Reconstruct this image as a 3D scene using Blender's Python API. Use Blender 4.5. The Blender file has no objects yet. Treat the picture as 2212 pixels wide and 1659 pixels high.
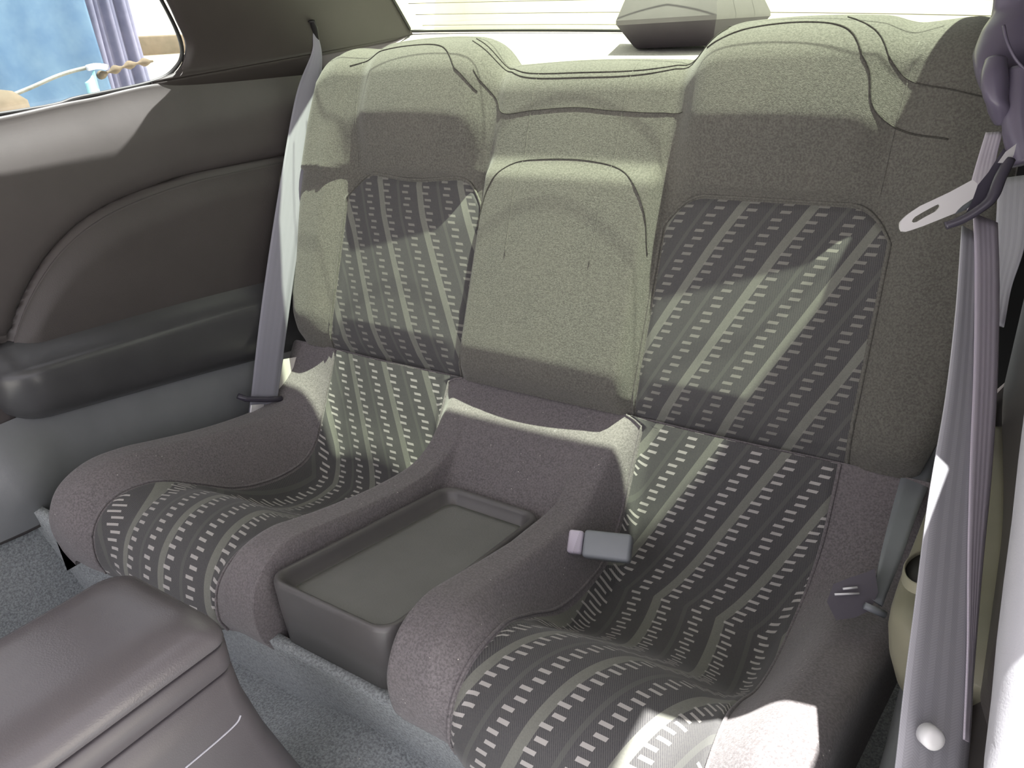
import bpy, bmesh, math, random
from mathutils import Vector, Matrix
from math import sin, cos, tan, pi, radians, sqrt
random.seed(7)
SC = bpy.context.scene
COL = SC.collection
# ------------------------------------------------------------------ camera
CAM = Vector((0.6287, -0.9870, 0.9810))
FW = Vector((-0.51663053, 0.74838148, -0.41595438))
RT = Vector((0.83585722, 0.54612595, -0.05558016))
UP = Vector((-0.18556832, 0.37639288, 0.90768541))
FPX = 1673.76
cd = bpy.data.cameras.new('camera'); cam = bpy.data.objects.new('camera', cd); COL.objects.link(cam)
m = Matrix((RT, UP, -FW)).transposed().to_4x4(); m.translation = CAM
cam.matrix_world = m
cd.sensor_width = 36; cd.lens = FPX / 2212 * 36; cd.clip_start = .02; cd.clip_end = 100
SC.camera = cam
# ------------------------------------------------------------------ light
w = bpy.data.worlds.new('world'); SC.world = w; w.use_nodes = True
bg = w.node_tree.nodes['Background']; bg.inputs[0].default_value = (.97, .93, 1.0, 1); bg.inputs[1].default_value = 1.3
SUN_TO = Vector((.21, .20, 1.0)).normalized()        # towards the sun: high, behind the car, slightly to the right
sl = bpy.data.lights.new('sun', 'SUN'); sl.energy = 16; sl.angle = radians(.6); sl.color = (1.0, .985, .93)
so = bpy.data.objects.new('sun', sl); COL.objects.link(so)
so.rotation_euler = SUN_TO.to_track_quat('Z', 'Y').to_euler(); so.location = (1, 2, 6)
SC.view_settings.view_transform = 'Standard'; SC.view_settings.look = 'None'
SC.view_settings.exposure = 0.40; SC.view_settings.gamma = 1; SC.view_settings.use_curve_mapping = False

# ------------------------------------------------------------------ helpers
def ray(u, v):
    return FW + RT * ((u - 1106) / FPX) - UP * ((v - 829.5) / FPX)
def dep(u, v, Z): return CAM + ray(u, v) * Z
def atx(u, v, x):
    d = ray(u, v); return CAM + d * ((x - CAM.x) / d.x)
def aty(u, v, y):
    d = ray(u, v); return CAM + d * ((y - CAM.y) / d.y)
def sstep(a, b, x):
    if a == b: return 1.0 if x > a else 0.0
    t = max(0., min(1., (x - a) / (b - a))); return t * t * (3 - 2 * t)
def lerp(a, b, t): return a + (b - a) * t
def interp(tab, x):
    if x <= tab[0][0]: return tab[0][1]
    for (x0, y0), (x1, y1) in zip(tab, tab[1:]):
        if x <= x1:
            t = (x - x0) / (x1 - x0); t = t * t * (3 - 2 * t) * .4 + t * .6
            return y0 + (y1 - y0) * t
    return tab[-1][1]
def catmull(P, n):
    P = [Vector(p) for p in P]; Q = [P[0] * 2 - P[1]] + P + [P[-1] * 2 - P[-2]]; out = []
    for i in range(1, len(Q) - 2):
        for k in range(n):
            t = k / n; a, b, c, d = Q[i - 1], Q[i], Q[i + 1], Q[i + 2]
            out.append(.5 * ((2 * b) + (c - a) * t + (2 * a - 5 * b + 4 * c - d) * t * t + (3 * b - a - 3 * c + d) * t ** 3))
    out.append(P[-1]); return out
def curve_pts(P, n=10):
    return catmull([Vector(p) for p in P], n)

def add(name, verts, faces, mat, parent=None, uvs=None, smooth=True, sharp=None):
    me = bpy.data.meshes.new(name); me.from_pydata([tuple(v) for v in verts], [], faces)
    if uvs:
        l = me.uv_layers.new(name='UVMap')
        for lp in me.loops: l.data[lp.index].uv = uvs[lp.vertex_index]
    me.validate(); 
    bm = bmesh.new(); bm.from_mesh(me)
    bmesh.ops.recalc_face_normals(bm, faces=bm.faces) if not sharp == 'keep' else None
    bm.to_mesh(me); bm.free()
    o = bpy.data.objects.new(name, me); COL.objects.link(o)
    me.materials.append(mat)
    if smooth:
        for p in me.polygons: p.use_smooth = True
    if sharp and sharp != 'keep':
        try: me.set_sharp_from_angle(angle=radians(sharp))
        except Exception: pass
    if parent is not None: o.parent = parent
    return o
class MB:
    def __init__(s): s.v = []; s.f = []; s.uv = []
    def grid(s, fn, na, nb, closed_a=False, closed_b=False):
        b0 = len(s.v)
        for i in range(na + 1):
            for j in range(nb + 1):
                r = fn(i / na, j / nb)
                if isinstance(r, tuple) and len(r) == 2 and isinstance(r[0], Vector): s.v.append(r[0]); s.uv.append(r[1])
                else: s.v.append(Vector(r)); s.uv.append((i / na, j / nb))
        for i in range(na):
            for j in range(nb):
                a = b0 + i * (nb + 1) + j; s.f.append((a, a + nb + 1, a + nb + 2, a + 1))
        return s
    def rings(s, rings, cap0=True, cap1=True):
        b0 = len(s.v); n = len(rings[0])
        for r in rings:
            for p in r: s.v.append(Vector(p)); s.uv.append((p[0], p[1]))
        for i in range(len(rings) - 1):
            for j in range(n):
                a = b0 + i * n + j; b = b0 + i * n + (j + 1) % n
                s.f.append((a, b, b + n, a + n))
        if cap0: s.f.append(tuple(b0 + j for j in range(n))[::-1])
        if cap1: s.f.append(tuple(b0 + (len(rings) - 1) * n + j for j in range(n)))
        return s
    def tube(s, pts, r, n=8, flat=1.0):
        pts = [Vector(p) for p in pts]; rs = []
        for i, p in enumerate(pts):
            t = (pts[min(i + 1, len(pts) - 1)] - pts[max(i - 1, 0)]).normalized()
            a = t.cross(Vector((0, 0, 1)) if abs(t.z) < .95 else Vector((1, 0, 0))).normalized(); b = t.cross(a)
            rr = r[i] if isinstance(r, (list, tuple)) else r
            rs.append([p + a * cos(2 * pi * k / n) * rr + b * sin(2 * pi * k / n) * rr * flat for k in range(n)])
        return s.rings(rs)
    def box(s, c, h, M=None, bev=0.0, seg=3):
        bm = bmesh.new(); bmesh.ops.create_cube(bm, size=1)
        for v in bm.verts: v.co = Vector((v.co.x * 2 * h[0], v.co.y * 2 * h[1], v.co.z * 2 * h[2]))
        if bev: bmesh.ops.bevel(bm, geom=bm.edges[:], offset=bev, segments=seg, affect='EDGES', profile=.5)
        b0 = len(s.v); bm.verts.index_update()
        for v in bm.verts:
            p = v.co.copy()
            if M is not None: p = M @ p
            s.v.append(p + Vector(c)); s.uv.append((p.x, p.y))
        for f in bm.faces: s.f.append(tuple(b0 + v.index for v in f.verts))
        bm.free(); return s
    def build(s, name, mat, parent=None, smooth=True, sharp=None, solid=0, off=-1):
        o = add(name, s.v, s.f, mat, parent, s.uv, smooth, sharp)
        if solid:
            md = o.modifiers.new('s', 'SOLIDIFY'); md.thickness = solid; md.offset = off
        return o
def empty(name, loc=(0, 0, 0), label=None, cat=None, group=None, kind=None):
    o = bpy.data.objects.new(name, None); COL.objects.link(o); o.location = loc; o.empty_display_size = .05
    tag(o, label, cat, group, kind); return o
def tag(o, label=None, cat=None, group=None, kind=None):
    if label: o['label'] = label
    if cat: o['category'] = cat
    if group: o['group'] = group
    if kind: o['kind'] = kind
    return o
def adopt(root):
    # children were modelled in world space: keep them where they are
    for c in root.children: c.matrix_parent_inverse = Matrix.Translation(-Vector(root.location))
def ribbon(pts, wid, thick=.0012, n=10, across=4, cup=0.0):
    """belt webbing: pts list of (centre, width direction); returns MB of a thin closed strip"""
    C = curve_pts([p[0] for p in pts], n); Wd = curve_pts([Vector(p[1]) for p in pts], n)
    W = curve_pts([Vector((wid[i] if isinstance(wid, (list, tuple)) else wid, 0, 0)) for i in range(len(pts))], n)
    rs = []; L = 0
    mb = MB()
    for i, c in enumerate(C):
        t = (C[min(i + 1, len(C) - 1)] - C[max(i - 1, 0)]).normalized()
        wd = Wd[i].normalized(); nn = t.cross(wd).normalized(); wd = nn.cross(t).normalized()
        if i: L += (C[i] - C[i - 1]).length
        ring = []
        for k in range(across + 1):
            q = (k / across - .5); ring.append(c + wd * q * W[i].x + nn * (thick / 2 + cup * (1 - 4 * q * q)))
        for k in range(across, -1, -1):
            q = (k / across - .5); ring.append(c + wd * q * W[i].x + nn * (-thick / 2 + cup * (1 - 4 * q * q)))
        rs.append(ring)
    mb.rings(rs)
    n2 = 2 * (across + 1); L = 0
    for i in range(len(C)):
        if i: L += (C[i] - C[i - 1]).length
        for k in range(n2):
            kk = k if k <= across else n2 - 1 - k
            mb.uv[i * n2 + k] = (kk / across * .048, L)
    return mb

# ------------------------------------------------------------------ materials
def nmat(name):
    m = bpy.data.materials.new(name); m.use_nodes = True; nt = m.node_tree
    b = nt.nodes['Principled BSDF']; return m, nt, b
def mth(nt, op, a, b=None, c=None):
    n = nt.nodes.new('ShaderNodeMath'); n.operation = op
    for i, x in enumerate((a, b, c)):
        if x is None: continue
        if isinstance(x, (int, float)): n.inputs[i].default_value = x
        else: nt.links.new(x, n.inputs[i])
    return n.outputs[0]
def mixc(nt, f, a, b):
    n = nt.nodes.new('ShaderNodeMix'); n.data_type = 'RGBA'
    for s, x in ((n.inputs[0], f), (n.inputs[6], a), (n.inputs[7], b)):
        if isinstance(x, (tuple, list)): s.default_value = (*x, 1) if len(x) == 3 else x
        elif isinstance(x, (int, float)): s.default_value = x
        else: nt.links.new(x, s)
    return n.outputs[2]
def noise(nt, scale, detail=3, coord=None, rough=.6):
    n = nt.nodes.new('ShaderNodeTexNoise'); n.inputs['Scale'].default_value = scale
    n.inputs['Detail'].default_value = detail; n.inputs['Roughness'].default_value = rough
    if coord is None:
        t = nt.nodes.new('ShaderNodeTexCoord'); coord = t.outputs['Object']
    nt.links.new(coord, n.inputs['Vector']); return n.outputs['Fac']
def ramp(nt, f, a, b):
    n = nt.nodes.new('ShaderNodeMapRange'); n.inputs[1].default_value = a; n.inputs[2].default_value = b
    nt.links.new(f, n.inputs[0]); return n.outputs[0]
def bump(nt, b, h, strength, dist=.002):
    n = nt.nodes.new('ShaderNodeBump'); n.inputs['Strength'].default_value = strength; n.inputs['Distance'].default_value = dist
    nt.links.new(h, n.inputs['Height']); nt.links.new(n.outputs[0], b.inputs['Normal'])
def plastic(name, col, rough=.5, grain=.12, var=.1, spec=.5, scale=900):
    m, nt, b = nmat(name)
    f = ramp(nt, noise(nt, 7, 4), .3, .7)
    c = mixc(nt, f, tuple(x * (1 - var) for x in col), tuple(min(1, x * (1 + var)) for x in col))
    nt.links.new(c, b.inputs['Base Color']); b.inputs['Roughness'].default_value = rough
    b.inputs['Specular IOR Level'].default_value = spec
    if grain: bump(nt, b, noise(nt, scale, 2), grain, .001)
    return m
def fabric(name, col, var=.26, fine=800, dust=0.0, sheen=.25):
    m, nt, b = nmat(name)
    f = ramp(nt, noise(nt, fine * .45, 2), .35, .65); g = ramp(nt, noise(nt, 9, 4), .3, .7)
    c = mixc(nt, f, tuple(x * (1 - var) for x in col), tuple(x * (1 + var) for x in col))
    c = mixc(nt, g, c, mixc(nt, .25, c, (col[0] * 1.3, col[1] * 1.25, col[2] * 1.2)))
    if dust:
        v = nt.nodes.new('ShaderNodeTexVoronoi'); v.inputs['Scale'].default_value = 130
        t = nt.nodes.new('ShaderNodeTexCoord'); nt.links.new(t.outputs['Object'], v.inputs['Vector'])
        d = mth(nt, 'LESS_THAN', v.outputs['Distance'], .09); r = mth(nt, 'GREATER_THAN', noise(nt, 40, 2), 1 - dust)
        c = mixc(nt, mth(nt, 'MULTIPLY', d, r), c, (.75, .72, .66))
    nt.links.new(c, b.inputs['Base Color']); b.inputs['Roughness'].default_value = .95
    b.inputs['Specular IOR Level'].default_value = .12
    b.inputs['Sheen Weight'].default_value = sheen; b.inputs['Sheen Roughness'].default_value = .5
    bump(nt, b, noise(nt, fine, 2), .5, .0015)
    return m
def striped(name, dc=(.60, .58, .54), dm=.92):
    m, nt, b = nmat(name)
    uvn = nt.nodes.new('ShaderNodeUVMap'); uvn.uv_map = 'UVMap'
    sx = nt.nodes.new('ShaderNodeSeparateXYZ'); nt.links.new(uvn.outputs[0], sx.inputs[0])
    u, v = sx.outputs[0], sx.outputs[1]
    P = .0475; R_ = .0118
    row = mth(nt, 'FLOOR', mth(nt, 'DIVIDE', v, R_)); par = mth(nt, 'MODULO', mth(nt, 'ABSOLUTE', row), 2)
    u2 = mth(nt, 'ADD', u, mth(nt, 'MULTIPLY', par, .0045))
    fu = mth(nt, 'FRACT', mth(nt, 'DIVIDE', u2, P)); fv = mth(nt, 'FRACT', mth(nt, 'DIVIDE', v, R_))
    dash = mth(nt, 'MULTIPLY', mth(nt, 'LESS_THAN', mth(nt, 'ABSOLUTE', mth(nt, 'SUBTRACT', fu, .5)), .15), mth(nt, 'LESS_THAN', fv, .36))
    fb = mth(nt, 'FRACT', mth(nt, 'DIVIDE', u, P * 2)); band = mth(nt, 'LESS_THAN', mth(nt, 'ABSOLUTE', mth(nt, 'SUBTRACT', fb, .06)), .085)
    fc = mth(nt, 'FRACT', mth(nt, 'DIVIDE', u, P)); thin = mth(nt, 'LESS_THAN', mth(nt, 'ABSOLUTE', mth(nt, 'SUBTRACT', fc, .02)), .11)
    # fine diagonal weave
    wv = mth(nt, 'FRACT', mth(nt, 'MULTIPLY', mth(nt, 'ADD', u, mth(nt, 'MULTIPLY', v, .8)), 420))
    wm = mth(nt, 'MULTIPLY', mth(nt, 'GREATER_THAN', wv, .55), .7)
    nz = ramp(nt, noise(nt, 500, 2), .35, .65)
    base = mixc(nt, wm, (.072, .070, .075), (.13, .128, .128))
    base = mixc(nt, mth(nt, 'MULTIPLY', thin, .45), base, (.15, .155, .14))
    base = mixc(nt, mth(nt, 'MULTIPLY', band, .85), base, (.23, .235, .205))
    base = mixc(nt, mth(nt, 'MULTIPLY', nz, .3), base, (.13, .13, .12))
    base = mixc(nt, mth(nt, 'MULTIPLY', dash, dm), base, dc)
    nt.links.new(base, b.inputs['Base Color']); b.inputs['Roughness'].default_value = .95
    b.inputs['Specular IOR Level'].default_value = .12; b.inputs['Sheen Weight'].default_value = .2
    bump(nt, b, wv, .25, .0006)
    return m
def webbing(name, col):
    m, nt, b = nmat(name)
    uvn = nt.nodes.new('ShaderNodeUVMap'); uvn.uv_map = 'UVMap'
    sx = nt.nodes.new('ShaderNodeSeparateXYZ'); nt.links.new(uvn.outputs[0], sx.inputs[0])
    u, v = sx.outputs[0], sx.outputs[1]
    ab = mth(nt, 'ABSOLUTE', mth(nt, 'SUBTRACT', mth(nt, 'FRACT', mth(nt, 'DIVIDE', u, .0096)), .5))
    wv = mth(nt, 'FRACT', mth(nt, 'MULTIPLY', mth(nt, 'ADD', v, mth(nt, 'MULTIPLY', ab, .008)), 480))
    ed = mth(nt, 'GREATER_THAN', mth(nt, 'ABSOLUTE', mth(nt, 'SUBTRACT', u, .024)), .0205)
    c = mixc(nt, mth(nt, 'MULTIPLY', mth(nt, 'GREATER_THAN', wv, .6), .35), col, tuple(x * .7 for x in col))
    c = mixc(nt, mth(nt, 'MULTIPLY', ed, .35), c, tuple(min(1, x * 1.5) for x in col))
    nt.links.new(c, b.inputs['Base Color']); b.inputs['Roughness'].default_value = .75; b.inputs['Specular IOR Level'].default_value = .15
    bump(nt, b, wv, .3, .0005); return m
def glassy(name, tint, gloss=.08):
    m = bpy.data.materials.new(name); m.use_nodes = True; nt = m.node_tree; nt.nodes.clear()
    o = nt.nodes.new('ShaderNodeOutputMaterial'); mx = nt.nodes.new('ShaderNodeMixShader'); t = nt.nodes.new('ShaderNodeBsdfTransparent')
    g = nt.nodes.new('ShaderNodeBsdfGlossy'); g.inputs['Roughness'].default_value = .05
    t.inputs[0].default_value = (*tint, 1); mx.inputs[0].default_value = gloss
    nt.links.new(t.outputs[0], mx.inputs[1]); nt.links.new(g.outputs[0], mx.inputs[2]); nt.links.new(mx.outputs[0], o.inputs[0]); return m
def metal(name, col, rough=.25):
    m, nt, b = nmat(name); b.inputs['Base Color'].default_value = (*col, 1); b.inputs['Metallic'].default_value = .35
    b.inputs['Roughness'].default_value = rough; return m

M_FAB = fabric('seat_plain_velour', (.135, .132, .118))
M_FABC = fabric('cushion_plain_velour', (.175, .162, .168), dust=.38)
M_STR = striped('cushion_striped_cloth', (.48, .46, .44), .9)
M_STRB = striped('backrest_striped_cloth', (.27, .265, .24), .8)  # same striped cloth, dashes dimmed in colour for grazing light on the backrest
M_WIRESHADE = fabric('wire_shadow_dark', (.075, .072, .066), sheen=0)  # dark colour of the drawn wire shadows
M_PL = plastic('dark_trim_plastic', (.074, .066, .066), .45)
M_PLP = plastic('padded_insert_vinyl', (.065, .058, .057), .5, grain=.35, scale=500)
M_PLG = plastic('armrest_grey_plastic', (.066, .067, .07), .27)
M_LOW = plastic('lower_panel_grey', (.21, .22, .23), .32)
M_CPIL = plastic('pillar_plastic', (.036, .030, .028), .55)
M_CON = plastic('console_lid_vinyl', (.125, .115, .122), .25, grain=.25, scale=600)
M_CONB = plastic('console_body_plastic', (.10, .091, .097), .36)
M_TRAY = plastic('tray_plastic', (.115, .11, .11), .34)
M_TRAYF = plastic('tray_mat_floor', (.19, .19, .185), .6, grain=.4, scale=350)
M_CARP = fabric('floor_carpet', (.30, .325, .335), var=.35, fine=700, dust=.42, sheen=.1)
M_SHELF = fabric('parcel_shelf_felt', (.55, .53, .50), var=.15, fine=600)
M_ROOF = fabric('roof_lining', (.35, .33, .31), var=.08)
M_BELT = webbing('belt_webbing_grey', (.42, .42, .46))
M_BELTD = webbing('belt_webbing_mid', (.27, .27, .31))
M_BELTL = webbing('belt_webbing_light', (.54, .50, .58))
M_BUCK = plastic('buckle_grey_plastic', (.25, .27, .29), .35, grain=0)
M_DKBUCK = plastic('buckle_dark_plastic', (.06, .055, .075), .25, grain=0)
M_PURP = plastic('belt_guide_plastic', (.13, .115, .165), .3, grain=.05)
M_COVER = plastic('anchor_cover_vinyl', (.15, .14, .165), .5)
M_WHITE = plastic('white_print', (.8, .8, .82), .4, grain=0)
M_MET = metal('belt_tongue_steel', (.85, .84, .86), .22)
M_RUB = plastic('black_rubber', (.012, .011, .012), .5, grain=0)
M_SUNARM = plastic('armrest_sunlit_colour', (.27, .26, .19), .4)  # pale colour paints sunlight onto the right armrest
M_BRAKE = plastic('brake_light_plastic', (.16, .15, .15), .45)
M_BRSHADE = plastic('brake_light_shaded_plastic', (.045, .036, .048), .5)  # darker copy, paints the shade under the brake light housing
M_JAMB = plastic('jamb_grey_plastic', (.42, .42, .46), .35)
M_PAD = plastic('light_foam', (.7, .68, .62), .7)
M_GL = glassy('side_glass', (.93, .95, .95)); M_GLR = glassy('rear_glass', (.84, .89, .79), .10)
M_WIRE = plastic('defroster_wire', (.10, .08, .06), .5, grain=0)
def outdoor(name, a, b_, scale, rough=.9):
    m, nt, b = nmat(name); t = nt.nodes.new('ShaderNodeTexCoord')
    f = ramp(nt, noise(nt, scale, 5), .35, .65); c = mixc(nt, f, a, b_); nt.links.new(c, b.inputs['Base Color'])
    b.inputs['Roughness'].default_value = rough; return m
M_GND = outdoor('pale_sunlit_ground', (.58, .55, .50), (.68, .65, .60), 2)
M_WALLR = outdoor('pale_green_wall', (.72, .74, .62), (.84, .83, .74), 1.5)
M_TARP = outdoor('blue_tarp_cloth', (.085, .16, .26), (.125, .21, .30), 9)
M_TARP2 = outdoor('grey_blue_cloth', (.17, .175, .25), (.25, .245, .33), 9)
M_CREAM = outdoor('cream_plaster', (.85, .80, .66), (.92, .88, .75), 3)
M_ROPE = outdoor('pale_rope_fibre', (.20, .20, .17), (.28, .28, .24), 40)
M_BRN = outdoor('brown_clay', (.12, .095, .06), (.17, .13, .085), 12)

# ------------------------------------------------------------------ rear bench: backrest
LEAN = radians(22); ZJ = .42
SV = Vector((0, sin(LEAN), cos(LEAN))); NV = Vector((0, -cos(LEAN), sin(LEAN)))
def xedge(s): return interp([(0, .572), (.1, .596), (.3, .608), (.45, .606), (.6, .585)], s)
def head(x, s):
    a = abs(x)
    fx = sstep(.165, .215, a) * (1 - sstep(.425, .475, a))
    fs = .30 * sstep(.345, .362, s) + .70 * sstep(.350, .455, s)
    return fx, fs
def bdisp(x, s):
    a = abs(x)
    # outer bolster, inserts, centre pad
    outer = .034 * sstep(.455, .535, a)
    cw = 1 - sstep(.145, .172, a)
    centre = .036 * cw * (1 - .55 * sstep(.345, .39, s))
    crown = .014 * cos(min(1, a / .16) * pi / 2) * (1 - sstep(.3, .5, s) * .4)
    low = outer + centre + crown * cw
    # cushion crown of striped zone
    ins = .016 * max(0, 1 - ((a - .325) / .16) ** 2) * sstep(0, .07, s) * (1 - sstep(.26, .36, s))
    fx, fs = head(x, s)
    bul = 1 - .28 * ((s - .46) / .12) ** 2 if s > .46 else 1
    hd = (.032 + .030 * fx * bul * (1 - .5 * ((a - .32) / .14) ** 2)) * fs
    up = max(low * (1 - fs), 0) + hd + low * fs * .35
    base = up if a > .172 else low * (1 - fs * .5) + .022 * fs
    k = sstep(.145, .20, a)
    cen = low + .004 * fs
    out = low * (1 - fs) + (hd + outer * .25) * 1.0 if fs > 0 else low
    v = lerp(cen, out, k) + ins
    # tuck in at the bottom edge
    v = v * sstep(-.05, .07, s) - .012 * (1 - sstep(0, .03, s))
    return v
def s_top(x):
    a = abs(x)
    t = .495 + .030 * sstep(.14, .24, a)
    t -= .050 * max(0, (a - .525) / .075) ** 2.2
    return t
RTOP = .052
def bsurf(x, q, ext=0.0):
    """q<=1: front from s=0 to s_top; q 1..2: rolled top; q>2: down the back"""
    S1 = s_top(x)
    if q <= 1:
        s = q * S1; d = bdisp(x, s) + ext
        return Vector((x, 0, ZJ)) + SV * s + NV * d
    if q <= 2:
        th = (q - 1) * pi; d = bdisp(x, S1) + ext; d = lerp(d, .0, sstep(.5, 1, q - 1)) * .9 + d * .1
        c = Vector((x, 0, ZJ)) + SV * S1 - NV * RTOP
        return c + (NV * cos(th) + SV * sin(th)) * (RTOP + d * (1 - .45 * sin(th)))
    s = S1 - (q - 2) * .30
    return Vector((x, 0, ZJ)) + SV * s - NV * (2 * RTOP + 0.0)
seat = empty('rear_seat', (0, -.25, .24), 'grey rear bench seat with two bulging headrests and dark striped seating panels', 'car seat')
def bfull(p, q):
    pa = abs(p); sg = 1 if p >= 0 else -1
    s = min(q, 1) * s_top(.5)
    XE = xedge(s if q <= 1 else .55) - .03
    if q > 2: XE = xedge(.5) - .03
    if pa <= .9: return bsurf(sg * pa / .9 * XE, q)
    k = (pa - .9) / .1
    base = bsurf(sg * XE, q)
    # wrap round the side
    if k < .6:
        th = k / .6 * pi / 2; dx = .03 * sin(th); dn = -.03 * (1 - cos(th))
    else:
        dx = .03; dn = -.03 - (k - .6) / .4 * .07
    if q <= 1: nrm = NV
    elif q <= 2:
        th2 = (q - 1) * pi; nrm = NV * cos(th2) + SV * sin(th2)
        if dn < -.045: dn = -.045
    else: nrm = -NV; dn = max(dn, -.045)
    return base + Vector((sg * dx, 0, 0)) + nrm * dn
NQ = 150
qs = [i / 100 for i in range(101)] + [1 + i / 24 for i in range(1, 25)] + [2 + i / 6 for i in range(1, 7)]
ps = [-1 + .1 * i / 12 for i in range(12)] + [-.9 + 1.8 * i / 190 for i in range(191)] + [.9 + .1 * i / 12 for i in range(1, 13)]
mb = MB()
mb.grid(lambda a, b: bfull(ps[round(a * (len(ps) - 1))], qs[round(b * (len(qs) - 1))]), len(ps) - 1, len(qs) - 1)
back = mb.build('backrest', M_FAB, seat)
# striped panels
def binsert(sg):
    mb = MB(); xi, xo = .168, .486
    def top(x):
        k = (x - xi) / (xo - xi)
        c = .347 - .05 * max(0, (abs(k - .5) * 2 - .62) / .38) ** 2.2
        if sg < 0: c += .004 * sin(k * 9)
        return c
    def fn(a, b):
        x = lerp(xi, xo, a); T = top(x); s = b * T; 
        e = min(a, 1 - a, 1 - b) ; off = -.002 + .0055 * min(1, e / .035) 
        X = sg * x
        P = Vector((X, 0, ZJ)) + SV * s + NV * (bdisp(X, s) + off)
        uu = x * 1.0 - s * .50 + (0 if sg < 0 else .02)
        return (P, (sg * uu + 5, s + 3))
    mb.grid(fn, 70, 80)
    o = mb.build('striped_panel', M_STRB, back); o['label'] = 'dark striped cloth panel with rows of pale dashes'
    # piping round it
    pts = []
    for i in range(40):
        x = xo; s = i / 39 * top(xo) ; pts.append((x, s))
    for i in range(1, 50):
        x = lerp(xo, xi, i / 49); pts.append((x, top(x)))
    for i in range(1, 40): pts.append((xi, (1 - i / 39) * top(xi)))
    P = [Vector((sg * x, 0, ZJ)) + SV * s + NV * (bdisp(sg * x, s) + .0015) for x, s in pts]
    MB().tube(P, .0022, 6).build('piping', M_FAB, back)
binsert(-1); binsert(1)
def wire_shadow_on_back(pts, r=.0010, name='wire_shadow'):  # dark tubes drawn as shadows of the defroster wires
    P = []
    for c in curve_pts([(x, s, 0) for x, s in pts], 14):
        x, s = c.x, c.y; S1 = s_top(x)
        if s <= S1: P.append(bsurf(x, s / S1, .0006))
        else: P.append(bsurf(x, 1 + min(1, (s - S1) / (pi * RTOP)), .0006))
    MB().tube(P, r, 6).build(name, M_WIRESHADE, back)
wire_shadow_on_back([(-.150, .26), (-.138, .33), (-.105, .372), (-.05, .383), (.04, .384), (.105, .368), (.145, .32), (.158, .25)])
wire_shadow_on_back([(-.200, .52), (-.165, .485), (-.14, .458), (-.08, .462), (0, .466), (.06, .462), (.12, .460), (.175, .462)])
wire_shadow_on_back([(-.23, .56), (-.17, .535), (-.11, .512), (0, .508), (.1, .512), (.17, .53), (.22, .56)], .0009)
wire_shadow_on_back([(-.23, .567), (-.17, .542), (-.11, .519), (0, .515), (.1, .519), (.17, .537), (.22, .567)], .0009)
wire_shadow_on_back([(.20, .535), (.25, .552), (.33, .556), (.39, .545), (.425, .51), (.44, .46), (.48, .435), (.53, .425)], .0012)
wire_shadow_on_back([(.38, .565), (.43, .54), (.47, .50), (.52, .485), (.56, .475)], .0009)
wire_shadow_on_back([(-.50, .535), (-.44, .548), (-.36, .552), (-.28, .548), (-.225, .52), (-.19, .49)], .0010)
# stitched vertical seams, pale thread
for pts in ([(-.088, .54), (-.083, .40), (-.080, .22)], [(.082, .54), (.080, .40), (.076, .22)], [(.474, .54), (.468, .45), (.462, .36)], [(-.474, .54), (-.468, .45), (-.465, .36)]):
    P = [bsurf(c.x, min(1, c.y / s_top(c.x)) if c.y <= s_top(c.x) else 1 + (c.y - s_top(c.x)) / (pi * RTOP), .0001) for c in curve_pts([(x, s, 0) for x, s in pts], 16)]
    MB().tube(P, .0010, 5).build('stitched_seam', M_FAB, back)

# ------------------------------------------------------------------ rear bench: cushion
PP = [(.004, .422), (-.020, .36), (-.048, .29), (-.078, .228), (-.118, .196), (-.18, .186), (-.25, .205), (-.32, .262), (-.385, .318), (-.45, .336), (-.505, .318), (-.532, .275), (-.528, .238)]
PB = [(.004, .422), (-.030, .37), (-.075, .330), (-.13, .322), (-.2, .332), (-.28, .35), (-.36, .372), (-.42, .388), (-.48, .392), (-.53, .372), (-.555, .33), (-.552, .28), (-.54, .238)]
PC = [(.004, .422), (-.035, .395), (-.075, .365), (-.115, .340), (-.165, .328), (-.24, .335), (-.32, .350), (-.39, .366), (-.45, .378), (-.50, .365), (-.528, .322), (-.528, .27), (-.515, .238)]
PT = [(.004, .422), (-.045, .388), (-.090, .345), (-.130, .302), (-.165, .272), (-.24, .274), (-.31, .282), (-.37, .288), (-.42, .292), (-.452, .285), (-.47, .27), (-.475, .25), (-.475, .238)]
NT = 12
PRO = {}
for k, P in (('P', PP), ('B', PB), ('C', PC), ('T', PT)):
    PRO[k] = catmull([Vector((y, z, 0)) for y, z in P], 12)
NPT = len(PRO['P'])
def prof(k, t):
    f = t * (NPT - 1); i = min(int(f), NPT - 2); return PRO[k][i].lerp(PRO[k][i + 1], f - i)
def csurf(x, t, ext=0.0):
    a = abs(x)
    def mixp(tt):
        if a < .118: v = prof('T', tt).lerp(prof('C', tt), sstep(.102, .114, a))
        elif a < .25:
            e = .155 + .02 * sstep(.5, 1, tt); v = prof('C', tt).lerp(prof('P', tt), sstep(e, e + .055, a))
        else:
            v = prof('P', tt).lerp(prof('B', tt), sstep(.425, .545 - .02 * sstep(.2, .6, tt), a))
        return v
    v = mixp(t); h = .004
    v0 = mixp(max(0, t - h)); v1 = mixp(min(1, t + h)); tg = (v1 - v0).normalized(); n = Vector((0, tg.y, -tg.x))   # (y,z) normal
    n = Vector((0, tg.y * 1.0, -tg.x * 1.0))
    p = Vector((x, v.x, v.y))
    # two padded rolls under the striped cloth
    cr = 0
    if .21 < a < .44: cr = .010 * (1 - ((a - .325) / .115) ** 2)
    yy, zz = tg.x, tg.y
    nn = Vector((0, zz, -yy)) if zz < 0 or True else 0
    if nn.z < 0 and abs(nn.z) > abs(nn.y): nn = -nn
    if abs(nn.y) >= abs(nn.z) and nn.y > 0: nn = -nn
    return p + nn * (ext + cr)
XC = .585
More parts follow.
